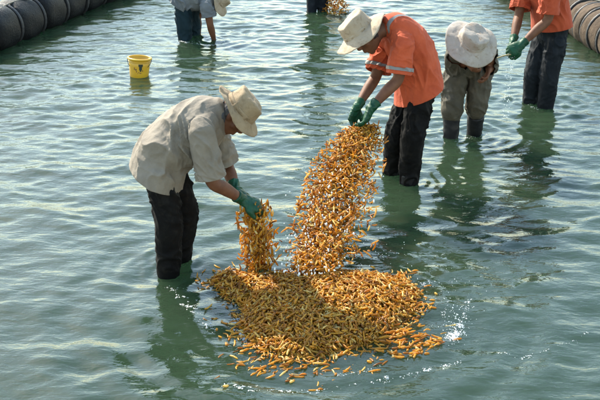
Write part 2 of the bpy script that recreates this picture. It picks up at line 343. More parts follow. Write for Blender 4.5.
def hat(parent, centre, up, fwd, crown_r, crown_h, brim_r, material, seed, droop=0.03, wave=0.014, tilt_front=0.0):
    up = up.normalized(); fwd = (fwd-up*fwd.dot(up)).normalized(); lat = up.cross(fwd)
    prof = []                     # (radius, height)
    for k in range(5): a = k/4; prof.append((crown_r*0.93*a*(0.97)+0.001, crown_h*(1.0-0.06*a*a)))
    prof += [(crown_r*0.975, crown_h*0.90), (crown_r*0.995, crown_h*0.80), (crown_r*1.0, crown_h*0.6), (crown_r*1.02, crown_h*0.4), (crown_r*1.05, crown_h*0.2), (crown_r*1.07, 0.012), (crown_r*1.08, 0.004), (crown_r*1.11, 0.0)]
    for k in range(1, 11): a = k/10; prof.append((crown_r*1.11+(brim_r-crown_r*1.11)*a, -droop*a**1.4))
    S = 72; g = np.random.default_rng(seed); ph = g.random(6)*6.283; verts = []; nb = len(prof)
    for j, (r_, h_) in enumerate(prof):
        for k in range(S):
            a = 2*math.pi*k/S; rr = r_; hh = h_
            br = max(0, (r_-crown_r*1.1)/(brim_r-crown_r*1.1))
            hh += br*wave*(math.sin(2*a+ph[0])*1.0+0.8*math.sin(3*a+ph[1])+0.45*math.sin(5*a+ph[2]))+br*br*tilt_front*math.cos(a)
            rr *= 1+br*0.035*math.sin(2*a+ph[4])
            if br == 0:
                top = min(1, max(0, h_/crown_h))
                rr *= 1+0.05*math.sin(2*a+ph[3])*top+0.025*math.sin(5*a+ph[5])*top+0.015*math.sin(9*a+ph[2]+h_*60)
                if h_ > crown_h*0.75: hh -= 0.008*max(0, 1-(r_/crown_r)**2)*1.0+0.010*(r_/crown_r)*math.sin(a+ph[0])+0.006*(r_/crown_r)*math.sin(3*a+ph[1])
            x = math.cos(a)*rr*1.07; y = math.sin(a)*rr*0.97
            verts.append(centre+fwd*x+lat*y+up*hh)
    quads = [(j*S+k, j*S+(k+1) % S, (j+1)*S+(k+1) % S, (j+1)*S+k) for j in range(nb-1) for k in range(S)]
    me = np_mesh('hat', [tuple(v) for v in verts], quads)
    v, nn = coords(me); v = v+nn*(0.006*noise3(v*16+seed)+0.004*noise3(v*34+seed)+0.002*noise3(v*70+seed))[:, None]; me.vertices.foreach_set('co', v.astype(np.float32).ravel()); me.update()
    o = finish(me, 'hat', parent, material, solid=0.003)
    bm = bmesh.new(); S2 = 48; rings = []
    for h_, r_ in ((0.006, crown_r*1.09), (0.030, crown_r*1.075)):
        rings.append([bm.verts.new(centre+fwd*(math.cos(2*math.pi*k/S2)*r_*1.075)+lat*(math.sin(2*math.pi*k/S2)*r_*0.975)+up*h_) for k in range(S2)])
    for k in range(S2): bm.faces.new((rings[0][k], rings[0][(k+1) % S2], rings[1][(k+1) % S2], rings[1][k]))
    me = bpy.data.meshes.new('hat_band'); bm.to_mesh(me); bm.free(); finish(me, 'hat_band', o, material, solid=0.002)
    return o

def head_lofts(bm, c, up, fw, lat):
    q = lambda u_, f_, l_=0: c+up*u_+fw*f_+lat*l_
    loft(bm, [(q(-.118, .046), .026, .024), (q(-.10, .040), .042, .045), (q(-.065, .022), .059, .071), (q(-.03, .008), .068, .086), (q(.02, 0), .073, .093), (q(.06, -.004), .070, .088), (q(.088, -.008), .052, .066)], side=lat, sub=3, segs=20, cap=0.7)
    loft(bm, [(q(.018, .082), .009), (q(-.012, .098), .012), (q(-.034, .106), .0165), (q(-.042, .092), .013)], sub=3, segs=10)
    loft(bm, [(q(.032, .070, -.050), .010), (q(.036, .086, -.022), .012), (q(.032, .089, 0), .010), (q(.036, .086, .022), .012), (q(.032, .070, .050), .010)], sub=3, segs=10)
    for h in (-.070, -.082): loft(bm, [(q(h, .074, -.024), .006), (q(h, .089, 0), .0085), (q(h, .074, .024), .006)], sub=3, segs=10)
    for s in (-1, 1):
        loft(bm, [(q(.028, -.006, s*.074), .012, .016), (q(0, -.008, s*.079), .010, .020), (q(-.03, 0, s*.072), .008, .011)], side=lat, sub=3, segs=10)
        loft(bm, [(q(-.03, .055, s*.038), .022), (q(-.03, .04, s*.052), .022)], sub=2, segs=10)

def person(base, J, label, group=None, voxel=0.008):
    root = empty('person', base); tag(root, label, 'person', group)
    L = J['lat'].normalized(); body = bmesh.new()
    sp = J['spine']                        # pelvis, waist, chest, neck base
    loft(body, [(sp[0], .115, .085), (sp[1], .115, .085), (sp[2], .15, .105), (sp[3], .075, .06)], side=L)
    loft(body, [(J['sh'][0], .055), (sp[2]*0.45+sp[3]*0.55, .085), (J['sh'][1], .055)])
    for s in (0, 1):
        sh, el, wr = J['sh'][s], J['el'][s], J['wr'][s]
        fat = J.get('arm', 1.0)
        loft(body, [(sh, .058*fat), (sh*0.5+el*0.5, .048*fat), (el, .041*fat), (el*0.62+wr*0.38, .042*fat), (wr*0.85+el*0.15, .029*fat), (wr, .027*fat)])
        hp, kn, an = J['hip'][s], J['kn'][s], J['an'][s]
        loft(body, [(hp*0.88+kn*0.12, .055), (hp*0.5+kn*0.5, .062), (kn, .056), (kn*0.6+an*0.4, .054), (an+Vector((0,0,.04)), .036)])
        if not J.get('gloves'):
            hand_lofts(body, wr, J['hd'][s], J['pn'][s], 1 if s == 0 else -1, J.get('curl', 25))
    hc, up, fw = J['head'], J['hup'].normalized(), J['hfw'].normalized(); fw = (fw-up*fw.dot(up)).normalized(); lat = up.cross(fw)
    loft(body, [(sp[3]-(hc-sp[3]).normalized()*0.04, .062), (hc*0.5+sp[3]*0.5, .055), (hc-up*0.05-fw*0.02, .055)])
    head_lofts(body, hc, up, fw, lat)
    me = fuse('body', body, min(voxel, 0.0065), 2); b = finish(me, 'body', root, M['skin'])
    for s in (-1, 1):
        bm = bmesh.new(); bmesh.ops.create_uvsphere(bm, u_segments=12, v_segments=8, radius=0.0125); bmesh.ops.translate(bm, verts=bm.verts, vec=hc+up*.012+fw*.074+lat*(s*.032))
        me = bpy.data.meshes.new('eye'); bm.to_mesh(me); bm.free(); finish(me, 'eye', root, M['eye'])
    hr = bmesh.new()
    q = lambda u_, f_, l_=0: hc+up*u_+fw*f_+lat*l_
    loft(hr, [(q(-.045, -.045), .056, .044), (q(-.02, -.026), .0745, .074), (q(.03, -.010), .0785, .090), (q(.06, -.008), .076, .093), (q(.085, -.010), .060, .074)], side=lat)
    me = fuse('hair', hr, 0.006, 1); folds(me, [(up, 0.004, 60, None, 0)], 4.4); finish(me, 'hair', root, M['hair'])
    # trousers
    tm = bmesh.new(); h0, h1 = J['hip']; tw = J.get('trouser', 1.0)
    mid = (h0+h1)*0.5; wv = (h1-h0).normalized()
    ups = (sp[1]-sp[0]).normalized()
    loft(tm, [(mid-ups*0.03, .150*tw, .118*tw), (sp[0], .158*tw, .128*tw), (sp[0]*0.45+sp[1]*0.55, .15*tw, .118*tw)], side=L)
    tops = []
    for s in (0, 1):
        hp, kn, an = J['hip'][s], J['kn'][s], J['an'][s]; bt = J.get('cuff', -0.012)
        lo = kn*(1-J.get('tuck', 1.0))+an*J.get('tuck', 1.0)
        loft(tm, [(hp-(kn-hp).normalized()*-.03, .092*tw), (hp*0.55+kn*0.45, .098*tw), (kn, .088*tw), (kn*0.5+lo*0.5, (.088+bt*0.6)*tw), (lo, (.076+bt)*tw)])
        tops.append((lo, (kn-an).normalized()))
    me = fuse('trousers', tm, voxel, 5)
    fs = []
    for s in (0, 1):
        hp, kn, an = J['hip'][s], J['kn'][s], J['an'][s]; ax = (kn-hp).normalized(); ax2 = (an-kn).normalized(); cross = L if abs(L.y) < 0.8 else Vector((1,0,0))
        fs += [((ax+cross*0.35).normalized(), .020, 15, hp*0.6+kn*0.4, .24), ((cross+ax2*0.5).normalized(), .015, 14, kn, .14), ((cross-ax2*0.5), .016, 14, an*0.62+kn*0.38, .17), ((cross+ax*0.8), .018, 14, hp, .2)]
    folds(me, fs, J['seed']); finish(me, 'trousers', root, J['trouser_mat'])
    # boots
    for s in (0, 1):
        kn, an = J['kn'][s], J['an'][s]; bo = bmesh.new(); ax = (kn-an).normalized(); fwd = Vector((J['foot'][0], J['foot'][1], 0)).normalized()
        sole = Vector((an.x, an.y, bed_z(an.x, an.y)+0.0)); tp = an+ax*J.get('boot_h', .10); br = J.get('boot_r', .062)
        loft(bo, [(sole+Vector((0,0,.05))-fwd*.01, br*0.82), (an+ax*0.02, br*0.86), (an*0.5+tp*0.5, br*0.98), (tp, br*1.06)], cap=0.1)
        loft(bo, [(sole+Vector((0,0,.045))-fwd*.03, .043, .042), (sole+fwd*.08+Vector((0,0,.048)), .047, .045), (sole+fwd*.16+Vector((0,0,.035)), .047, .033), (sole+fwd*.20+Vector((0,0,.03)), .035, .026)], side=Vector((-fwd.y, fwd.x, 0)))
        me = fuse('boot', bo, .008, 2); folds(me, [(L, .006, 14, an+ax*.1, .15)], J['seed']+3); finish(me, 'boot', root, M['boot'])
    # shirt
    sb = bmesh.new()
    loft(sb, J['shirt'], side=L, segs=24)
    loft(sb, [(J['sh'][0], .074), (sp[2]*0.4+sp[3]*0.6, .095), (J['sh'][1], .074)])
    fs = list(J['shirt_folds']); me = fuse('shirt', sb, voxel*0.72, 5); folds(me, fs, J['seed']+11); cut(me, [J['hem']]); pieces = [me]
    for s in (0, 1):
        sh, el, wr = J['sh'][s], J['el'][s], J['wr'][s]; k = J.get('sleeve', 0.8); sr = J.get('sleeve_r', .085); inn = (sp[2]-sh).normalized(); sl_ = bmesh.new()
        if k <= 1: end = sh+(el-sh)*k; over = sh+(el-sh)*(k+0.18); pts = [(sh+inn*.07, .07), (sh, .08), (sh*0.5+end*0.5, (sr+.08)/2), (end, sr), (over, sr)]; dr = (el-sh)
        else: end = el+(wr-el)*(k-1); over = el+(wr-el)*(k-0.9); pts = [(sh+inn*.07, .07), (sh, .08), (sh*0.5+el*0.5, .072), (el, .064), (end, .05), (over, .05)]; dr = (wr-el)
        loft(sl_, pts); J.setdefault('ends', []).append((end, dr.normalized()))
        cr_ = dr.normalized().cross(L) if abs(dr.normalized().dot(L)) < .9 else Vector((0,0,1))
        m2_ = fuse('sleeve', sl_, voxel*0.72, 4); folds(m2_, [((dr.normalized()+cr_*0.9), .022, 15, sh*0.4+end*0.6, .2), (cr_, .014, 18, end, .12)], J['seed']+11+s); cut(m2_, [(end, dr, sr*2.2)]); pieces.append(m2_)
    bm_ = bmesh.new()
    for q_ in pieces: bm_.from_mesh(q_)
    bm_.to_mesh(me); bm_.free(); me.update()
    shirt_world = me.copy(); so = finish(me, 'shirt', root, J['shirt_mat'], solid=0.004)
    # gloves
    if J.get('gloves'):
        for s in (0, 1):
            gb = bmesh.new(); wr, el = J['wr'][s], J['el'][s]
            hand_lofts(gb, wr, J['hd'][s], J['pn'][s], 1 if s == 0 else -1, J.get('curl', 25), J.get('glove_sc', 1.14), 1.32, 0.01)
            a = (el-wr).normalized(); loft(gb, [(wr-a*.02, .033), (wr+a*.03, .036), (wr+a*.06, .041)], cap=0.25)
            me = fuse('glove', gb, .0048, 2); folds(me, [(L, .006, 30, wr, .09)], J['seed']+s); finish(me, 'glove', root, M['glove'])
    if 'hat' in J:
        ho = J['hat']; hat(root, hc+up*ho.get('rise', .045)+fw*ho.get('off', 0.0), ho.get('up', up), fw, ho.get('cr', .094), ho.get('ch', .105), ho['br'], ho['mat'], ho['seed'], ho.get('droop', .03), ho.get('wave', .014), ho.get('front', 0))
    return root, so, shirt_world
def strip_from(shirt_world, name, parent, material, sel, off=0.006):
    """a sewn-on band: the cloth's own faces inside sel, lifted off"""
    bm = bmesh.new(); bm.from_mesh(shirt_world)
    for c, nrm in sel['planes']:
        bmesh.ops.bisect_plane(bm, geom=bm.verts[:]+bm.edges[:]+bm.faces[:], plane_co=c, plane_no=nrm, clear_outer=True, dist=1e-5)
    kill = [v for v in bm.verts if (v.co-sel['c']).length > sel['r']]; bmesh.ops.delete(bm, geom=kill, context='VERTS')
    bm.normal_update()
    for v in bm.verts: v.co += v.normal*off
    me = bpy.data.meshes.new(name); bm.to_mesh(me); bm.free()
    return finish(me, name, parent, material)

def at(F0, lst): return [V(px, py, F0.y+dy) for px, py, dy in lst]
def gz(p): return Vector((p.x, p.y, float(bed_z(p.x, p.y))+0.06))
Z = Vector((0,0,1))

# --- the man in the grey shirt, bent over, shaking out a handful
Y0 = A_F
J = dict(lat=Vector((0.05,1,0)), seed=1.3, spine=at(Y0, [(158,160,.02),(179,139,.02),(200,123,.01),(216,114,0)]),
  sh=at(Y0, [(210,120,.19),(201,131,-.18)]), el=at(Y0, [(227,166,.20),(212,181,-.20)]), wr=at(Y0, [(236,190,.07),(243,200,-.07)]),
  hd=[Vector((.75,-.1,-.55)), Vector((.88,.12,-.42))], pn=[Vector((-.35,-.25,-.9)), Vector((-.3,.35,-.9))], curl=30, gloves=True,
  hip=at(Y0, [(170,166,.085),(160,168,-.085)]), kn=at(Y0, [(184,212,.12),(168,219,-.10)]), an=[gz(G(177,260)), gz(G(168,272))],
  head=V(234,114,Y0.y-.01), hup=Vector((.77,-.05,.63)), hfw=Vector((.63,-.15,-.77)), foot=(1,-.1),
  trouser_mat=M['black_trousers'], shirt_mat=M['grey_shirt'], trouser=.98,
  shirt=[(V(154,188,Y0.y),.26,.165),(V(157,171,Y0.y),.25,.170),(V(163,154,Y0.y),.21,.172),(V(180,139,Y0.y),.195,.18),(V(198,126,Y0.y),.20,.175),(V(211,116,Y0.y),.16,.14),(V(221,110,Y0.y),.085,.085)],
  hem=(V(157,176,Y0.y), Vector((-.50,0,-.86)), .42), sleeve=.93, sleeve_r=.088,
  shirt_folds=[(Vector((.35,0,-1)), .030, 11, V(185,155,Y0.y-.2), .26), (Vector((.8,0,-.5)), .022, 12, V(158,155,Y0.y-.2), .2), (Vector((.8,.3,.55)), .012, 9, V(180,118,Y0.y-.1), .2), (Vector((.2,0,-1)), .014, 12, V(165,178,Y0.y), .18)],
  hat=dict(br=.165, mat=M['hat_tan'], seed=3, cr=.093, ch=.105, droop=.025, wave=.008, front=-.015, rise=.05))
pa, sa, swa = person(Vector((A_F.x, A_F.y, float(bed_z(A_F.x, A_F.y)))), J, 'person in grey shirt and tan brimmed hat bending over the heap with green gloves', voxel=.0085)
A_HAND = V(255, 207, Y0.y-.03)
# dark under-collar
cb = bmesh.new(); c0 = J['spine'][3]; ax = (J['head']-c0).normalized()
loft(cb, [(c0-ax*.02, .098), (c0+ax*.03, .088), (c0+ax*.06, .076)], cap=0.2); me = fuse('collar', cb, .007, 2); folds(me, [(Vector((0,1,0)), .006, 25, None, 0)], 2.2); finish(me, 'collar', pa, M['dark_collar'])

# --- the man in the orange shirt with reflective bands, pouring the big load
Y0 = B_F
J = dict(lat=Vector((.43,-.9,0)), seed=5.1, spine=at(Y0, [(419,84,0),(416,60,-.02),(404,40,-.07),(391,27,-.11)]),
  sh=at(Y0, [(403,43,-.24),(385,44,.05)]), el=at(Y0, [(398,79,-.30),(376,76,-.05)]), wr=at(Y0, [(371,108,-.38),(357,107,-.26)]),
  hd=[Vector((-.35,-.1,-.9)), Vector((-.3,-.1,-.95))], pn=[Vector((-.8,.2,.3)), Vector((.6,-.5,-.2))], curl=22, gloves=True,
  hip=at(Y0, [(421,92,-.09),(412,92,.09)]), kn=at(Y0, [(413,136,-.13),(397,134,.05)]), an=[gz(G(408,182)), gz(G(391,172))],
  head=V(367,35,Y0.y-.17), hup=Vector((-.64,-.06,.76)), hfw=Vector((-.74,-.22,-.64)), foot=(-.9,-.3),
  trouser_mat=M['black_trousers'], shirt_mat=M['orange_shirt'], trouser=1.0, boot_h=.2, boot_r=.07,
  shirt=[(V(419,110,Y0.y),.235,.17),(V(419,95,Y0.y),.225,.168),(V(418,76,Y0.y),.20,.165),(V(413,56,Y0.y-.03),.19,.165),(V(404,38,Y0.y-.07),.185,.15),(V(396,27,Y0.y-.1),.14,.11),(V(388,24,Y0.y-.12),.085,.08)],
  hem=(V(417,96,Y0.y), Vector((.42,0,-.9)), .42), sleeve=.86, sleeve_r=.092,
  shirt_folds=[(Vector((.25,0,-1)), .018, 11, V(418,75,Y0.y-.15), .22), (Vector((.9,0,-.5)), .02, 11, V(405,85,Y0.y-.15), .2), (Vector((-.5,0,-1)), .012, 10, V(415,45,Y0.y-.1), .2)],
  hat=dict(br=.205, mat=M['hat_cream'], seed=8, cr=.102, ch=.115, droop=.035, wave=.009, front=.0, rise=.065, off=.025))
pb, sb_, swb = person(Vector((B_F.x, B_F.y, float(bed_z(B_F.x, B_F.y)))), J, 'person in orange shirt with pale reflective bands and cream hat pouring pods', 'people in orange shirts', voxel=.0085)
for s in (0, 1):
    e, d = J['ends'][s]; strip_from(swb, 'reflective_band', sb_, M['reflective'], dict(planes=[(e-d*.026, d), (e-d*.050, -d)], c=e-d*.04, r=.135))
nb = J['spine'][3]; lt = J['lat'].normalized(); pc = J['sh'][0]*0.42+nb*0.58
strip_from(swb, 'reflective_band', sb_, M['reflective'], dict(planes=[(pc+lt*.009, lt), (pc-lt*.009, -lt)], c=pc+Vector((.03,0,.06)), r=.10))
cb = bmesh.new(); c0 = J['spine'][3]; ax = (J['head']-c0).normalized()
loft(cb, [(c0-ax*.02, .100), (c0+ax*.02, .090), (c0+ax*.045, .082)], cap=0.2); me = fuse('collar', cb, .007, 2); folds(me, [(Vector((0,1,0)), .008, 25, None, 0)], 2.9); finish(me, 'collar', pb, M['orange_shirt'])
B_HAND = J['wr'][0]*0.5+J['wr'][1]*0.5+Vector((-.02,-.01,-.11))

# --- the one facing us, folded forward under the wide white hat
Y0 = C_F
J = dict(lat=Vector((1,.1,0)), seed=9.7, spine=at(Y0, [(468,55,.03),(469,46,-.15),(470,42,-.32),(470,42,-.42)]),
  sh=at(Y0, [(487,54,-.34),(454,56,-.34)]), el=at(Y0, [(491,66,-.22),(455,70,-.22)]), wr=at(Y0, [(489,70,-.34),(466,62,-.40)]),
  hd=[Vector((-.3,-.5,-.6)), Vector((.5,-.4,-.5))], pn=[Vector((-.9,0,.2)), Vector((.8,0,.2))], curl=30,
  hip=at(Y0, [(482,68,.02),(456,70,0)]), kn=at(Y0, [(477,103,-.04),(452,106,-.08)]), an=[gz(G(474,131)), gz(G(451,138))],
  head=V(470,44,Y0.y-.50), hup=Vector((.24,-.60,.76)), hfw=Vector((.1,-.6,-.8)), foot=(0,-1),
  trouser_mat=M['olive_trousers'], shirt_mat=M['olive_shirt'], trouser=1.03, tuck=.22, cuff=.004, boot_h=.30, boot_r=.068,
  shirt=[(V(468,74,Y0.y+.03),.150,.11),(V(468,60,Y0.y+.01),.155,.115),(V(469,47,Y0.y-.14),.16,.125),(V(470,42,Y0.y-.30),.165,.115),(V(470,42,Y0.y-.42),.09,.08)],
  hem=(V(468,71,Y0.y), Vector((0,.2,-1)), .42), sleeve=1.85, sleeve_r=.07, shirt_folds=[(Vector((0,1,-.3)), .015, 10, None, 0)],
  hat=dict(br=.215, mat=M['hat_white'], seed=14, cr=.105, ch=.10, droop=.035, wave=.016, rise=.045))
person(Vector((C_F.x, C_F.y, float(bed_z(C_F.x, C_F.y)))), J, 'person in olive trousers folded forward so a wide white hat hides the face', voxel=.009)
C_HAND = J['wr'][0]
# --- the man in orange without bands
Y0 = D_F
J = dict(lat=Vector((.5,-.85,0)), seed=13.9, spine=at(Y0, [(552,28,0),(551,5,-.02),(544,-20,-.06),(536,-38,-.1)]),
  sh=at(Y0, [(552,-14,-.24),(524,-16,.06)]), el=at(Y0, [(548,19,-.28),(519,14,-.06)]), wr=at(Y0, [(521,45,-.36),(513,42,-.28)]),
  hd=[Vector((-.85,-.1,-.5)), Vector((-.4,-.2,-.9))], pn=[Vector((-.3,.5,-.5)), Vector((.5,-.3,-.3))], curl=34, gloves=True,
  hip=at(Y0, [(557,36,-.09),(545,36,.09)]), kn=at(Y0, [(550,74,-.10),(534,72,.03)]), an=[gz(G(545,107)), gz(G(530,102))],
  head=V(524,-47,Y0.y-.18), hup=Vector((-.35,-.2,.9)), hfw=Vector((-.8,-.45,-.35)), foot=(-.9,-.4),
  trouser_mat=M['navy_trousers'], shirt_mat=M['red_orange_shirt'], trouser=.98, boot_h=.12, boot_r=.07,
  shirt=[(V(552,40,Y0.y),.225,.16),(V(552,28,Y0.y),.215,.16),(V(550,8,Y0.y-.02),.19,.16),(V(545,-14,Y0.y-.06),.185,.15),(V(539,-32,Y0.y-.09),.12,.1),(V(535,-40,Y0.y-.1),.085,.08)],
  hem=(V(551,27,Y0.y), Vector((.2,0,-1)), .42), sleeve=.85, sleeve_r=.09,
  shirt_folds=[(Vector((.5,0,-1)), .02, 11, V(548,10,Y0.y-.15), .25)],
  hat=dict(br=.20, mat=M['hat_tan'], seed=21, rise=.04))
person(Vector((D_F.x, D_F.y, float(bed_z(D_F.x, D_F.y)))), J, 'person in plain orange shirt and navy trousers wringing green gloves by the tan float', 'people in orange shirts', voxel=.009)
D_HAND = J['wr'][0]+Vector((-.09,-.02,-.07))
# --- the far one in pale blue, arms in the water
Y0 = E_F
J = dict(lat=Vector((.1,1,0)), seed=17.3, spine=at(Y0, [(186,-4,0),(196,-5,0),(207,-5,-.02),(211,-4,-.02)]),
  sh=at(Y0, [(203,0,.19),(207,6,-.18)]), el=at(Y0, [(198,18,.20),(210,24,-.2)]), wr=at(Y0, [(199,33,.12),(214,40,-.12)]),
  hd=[Vector((.3,0,-.9)), Vector((.2,0,-.9))], pn=[Vector((.9,0,.2)), Vector((.9,.2,0))], curl=18,
  hip=at(Y0, [(190,2,.09),(183,3,-.09)]), kn=at(Y0, [(193,30,.10),(185,32,-.08)]), an=[gz(G(193,32)), gz(G(185,38))],
  head=V(215,1,Y0.y-.04), hup=Vector((.85,-.1,.45)), hfw=Vector((.45,-.2,-.85)), foot=(1,-.1), arm=.95,
  trouser_mat=M['teal_trousers'], shirt_mat=M['blue_shirt'], trouser=.98,
  shirt=[(V(176,12,Y0.y),.23,.15),(V(180,3,Y0.y),.22,.155),(V(190,-3,Y0.y),.185,.16),(V(201,-3,Y0.y),.18,.15),(V(209,-4,Y0.y-.02),.1,.09)],
  hem=(V(183,7,Y0.y), Vector((-.6,0,-.8)), .4), sleeve=.6, sleeve_r=.085,
  shirt_folds=[(Vector((.3,0,-1)), .025, 11, None, 0)],
  hat=dict(br=.185, mat=M['hat_cream'], seed=31, rise=.05))
person(Vector((E_F.x, E_F.y, float(bed_z(E_F.x, E_F.y)))), J, 'person in pale blue shirt stooping with bare hands in the water beyond the bucket', voxel=.010)
# --- the farthest one, of whom the photograph shows the legs
Y0 = F_F
J = dict(lat=Vector((-.3,-1,0)), seed=19.9, spine=at(Y0, [(317,-58,0),(319,-80,-.02),(322,-96,-.06),(326,-108,-.08)]),
  sh=at(Y0, [(327,-93,-.22),(322,-93,.14)]), el=at(Y0, [(332,-68,-.24),(330,-68,.12)]), wr=at(Y0, [(341,-48,-.16),(341,-48,.02)]),
  hd=[Vector((.4,0,-.9)), Vector((.4,0,-.9))], pn=[Vector((0,.8,0)), Vector((0,-.8,0))], curl=30, gloves=True,
  hip=at(Y0, [(322,-52,-.07),(313,-52,.07)]), kn=at(Y0, [(323,-20,-.06),(312,-20,.05)]), an=[gz(G(323,9)), gz(G(311,12))],
  head=V(332,-110,Y0.y-.1), hup=Vector((.35,0,.93)), hfw=Vector((.9,-.1,-.4)), foot=(.9,-.4),
  trouser_mat=M['navy_trousers'], shirt_mat=M['olive_shirt'], trouser=.8,
  shirt=[(V(317,-48,Y0.y),.18,.15),(V(317,-58,Y0.y),.18,.15),(V(319,-80,Y0.y-.02),.18,.14),(V(322,-96,Y0.y-.06),.17,.13),(V(326,-107,Y0.y-.08),.085,.08)],
  hem=(V(317,-55,Y0.y), Vector((0,0,-1)), .4), sleeve=.8, shirt_folds=[(Vector((.3,0,-1)), .02, 11, None, 0)],
  hat=dict(br=.19, mat=M['hat_tan'], seed=41, rise=.04))
person(Vector((F_F.x, F_F.y, float(bed_z(F_F.x, F_F.y)))), J, 'person whose dark navy trousers stand in water beside the far small heap', voxel=.011)

# ------------------------------------------------------------------ floating booms
def boom(p0, p1, radius, seg_len, bulge, material, label, seed, sink=0.2, gap=0.035, strap_w=0.03):
    d = (p1-p0); d.z = 0; n_seg = int(d.length/seg_len); d.normalize(); side = Vector((-d.y, d.x, 0))
    root = empty('floating_boom', Vector((p0.x, p0.y, 0))); tag(root, label, 'boom', 'booms fencing the water'); g = random.Random(seed)
    S = 32
    for i in range(n_seg):
        bm = bmesh.new(); ln = seg_len-gap; c = d*(seg_len*i)+side*g.uniform(-.012, .012)+Vector((0,0, radius*(1-sink*2)+g.uniform(-.012, .012)))
        rr = radius*g.uniform(.96, 1.04); tl = Vector((side.x*0, 0, g.uniform(-.03, .03)))
        e1, e2, e3 = (.80, .90, .955) if bulge < .03 else (.93, .965, .985)
        prof = [(0, .55), (0.0, e1), (.03, e2), (.10, e3), (.22, 1.0-0.3*bulge), (.36, 1.0), (.5, 1.0+bulge*0.4), (.64, 1.0), (.78, 1.0-0.3*bulge), (.90, e3), (.97, e2), (1.0, e1), (1.0, .55)]
        ph = g.random()*6; rings = []
        for t, f in prof:
            ring_ = []
            for k in range(S):
                a = 2*math.pi*k/S; r_ = rr*f*(1+.018*math.sin(3*a+ph+t*4)+.012*math.sin(7*a+ph*2-t*6)); 
                ring_.append(bm.verts.new(c+d*(t*ln)+tl*(t-.5)+side*(math.cos(a)*r_)+Z*(math.sin(a)*r_)))
            rings.append(ring_)
        for a_, b_ in zip(rings[:-1], rings[1:]):
            for k in range(S): bm.faces.new((a_[k], a_[(k+1) % S], b_[(k+1) % S], b_[k]))
        bm.faces.new(rings[0][::-1]); bm.faces.new(rings[-1]); bmesh.ops.recalc_face_normals(bm, faces=bm.faces)
        for f in bm.faces: f.smooth = True
        me = bpy.data.meshes.new('drum'); bm.to_mesh(me); bm.free(); me.materials.append(material); link(bpy.data.objects.new('drum', me), root)
        # strap in the groove
        bm = bmesh.new(); rings = []; cc = c+d*(ln+gap/2)
        sf = 0.0 if bulge < .03 else .05
        for t, f in ((-.5, .78), (-.5, .93+sf), (-.25, .955+sf), (.25, .955+sf), (.5, .93+sf), (.5, .78)):
            rings.append([bm.verts.new(cc+d*(t*strap_w)+side*(math.cos(2*math.pi*k/S)*radius*f)+Z*(math.sin(2*math.pi*k/S)*radius*f)) for k in range(S)])
        for a_, b_ in zip(rings[:-1], rings[1:]):
            for k in range(S): bm.faces.new((a_[k], a_[(k+1) % S], b_[(k+1) % S], b_[k]))
        bm.faces.new(rings[0][::-1]); bm.faces.new(rings[-1]); bmesh.ops.recalc_face_normals(bm, faces=bm.faces)
        me = bpy.data.meshes.new('strap'); bm.to_mesh(me); bm.free(); me.materials.append(M['strap']); link(bpy.data.objects.new('strap', me), root)
    # rope lying along the top
    bm = bmesh.new(); pts = []
    for i in range(n_seg*3):
        t = i*seg_len/3; pts.append((d*t+side*(-radius*.45+.05*math.sin(i*.9+seed))+Z*(radius*(1-sink*2)+math.sqrt(1-.2)*radius*.99+.012), .010))
    loft(bm, pts, segs=8, sub=2); bm.verts.index_update()
    me = bpy.data.meshes.new('rope'); bm.to_mesh(me); bm.free(); me.materials.append(M['rope']); link(bpy.data.objects.new('rope', me), root)
wl0, wl1 = G(0, 51), G(106, 5); dv = (wl1-wl0).normalized(); sv = Vector((-dv.y, dv.x, 0))
off = sv*0.22
boom(wl0-dv*1.6+off, wl0+dv*9.0+off, .27, .52, .02, M['drum_black'], 'dark floating boom of fat black drums strapped end to end', 3, gap=.07, strap_w=.045)
wr0, wr1 = G(567, 35), G(600, 56); dv = (wr0-wr1).normalized(); sv = Vector((dv.y, -dv.x, 0)); off = sv*0.22
boom(wr1-dv*1.5+off, wr1+dv*9.0+off, .255, .23, .05, M['drum_tan'], 'tan ribbed floating boom bound with black straps behind the plain orange shirt', 9, gap=.03, strap_w=.034)

# ------------------------------------------------------------------ bucket
bp_ = G(139, 75); bk = empty('bucket', Vector((bp_.x, bp_.y, -.03))); bk.rotation_euler = (R(-3), R(4), 0); tag(bk, 'yellow plastic bucket with dark printed mark floating on the water', 'bucket')
def revolve(prof, S=48):
    vv = [(math.cos(2*math.pi*k/S)*r_, math.sin(2*math.pi*k/S)*r_, z_) for r_, z_ in prof for k in range(S)]
    return np_mesh('rev', vv, [(j*S+k, j*S+(k+1) % S, (j+1)*S+(k+1) % S, (j+1)*S+k) for j in range(len(prof)-1) for k in range(S)])
def add(me, name, parent, material): 
    me.name = name; me.materials.append(material); return link(bpy.data.objects.new(name, me), parent)
body = add(revolve([(.001,0),(.088,0),(.092,.006),(.097,.06),(.103,.13),(.109,.20),(.1065,.20),(.100,.13),(.094,.06),(.089,.012),(.001,.010)]), 'bucket_wall', bk, M['bucket'])
add(revolve([(.1095,.193),(.121,.194),(.124,.202),(.121,.211),(.112,.214),(.106,.211),(.106,.200)]), 'rim', bk, M['bucket'])
add(revolve([(.107,.170),(.113,.1705),(.113,.176),(.1075,.177)]), 'ridge', bk, M['bucket'])
def patch_on(name, parts, material):     # flat print that follows the bucket's wall
    bm = bmesh.new()
    for a0, a1, z0, z1 in parts:
        K = 6
        rows = [[bm.verts.new((math.sin(R(a0+(a1-a0)*i/K))*(.0921+.083*z_+.0012), -math.cos(R(a0+(a1-a0)*i/K))*(.0921+.083*z_+.0012), z_)) for i in range(K+1)] for z_ in (z0, z1)]
        for i in range(K): bm.faces.new((rows[0][i], rows[0][i+1], rows[1][i+1], rows[1][i]))
    me = bpy.data.meshes.new(name); bm.to_mesh(me); bm.free(); add(me, name, bk, material)
patch_on('printed_mark', [(2,26,.135,.160),(6,22,.100,.135),(10,18,.085,.100)], M['bucket_print'])
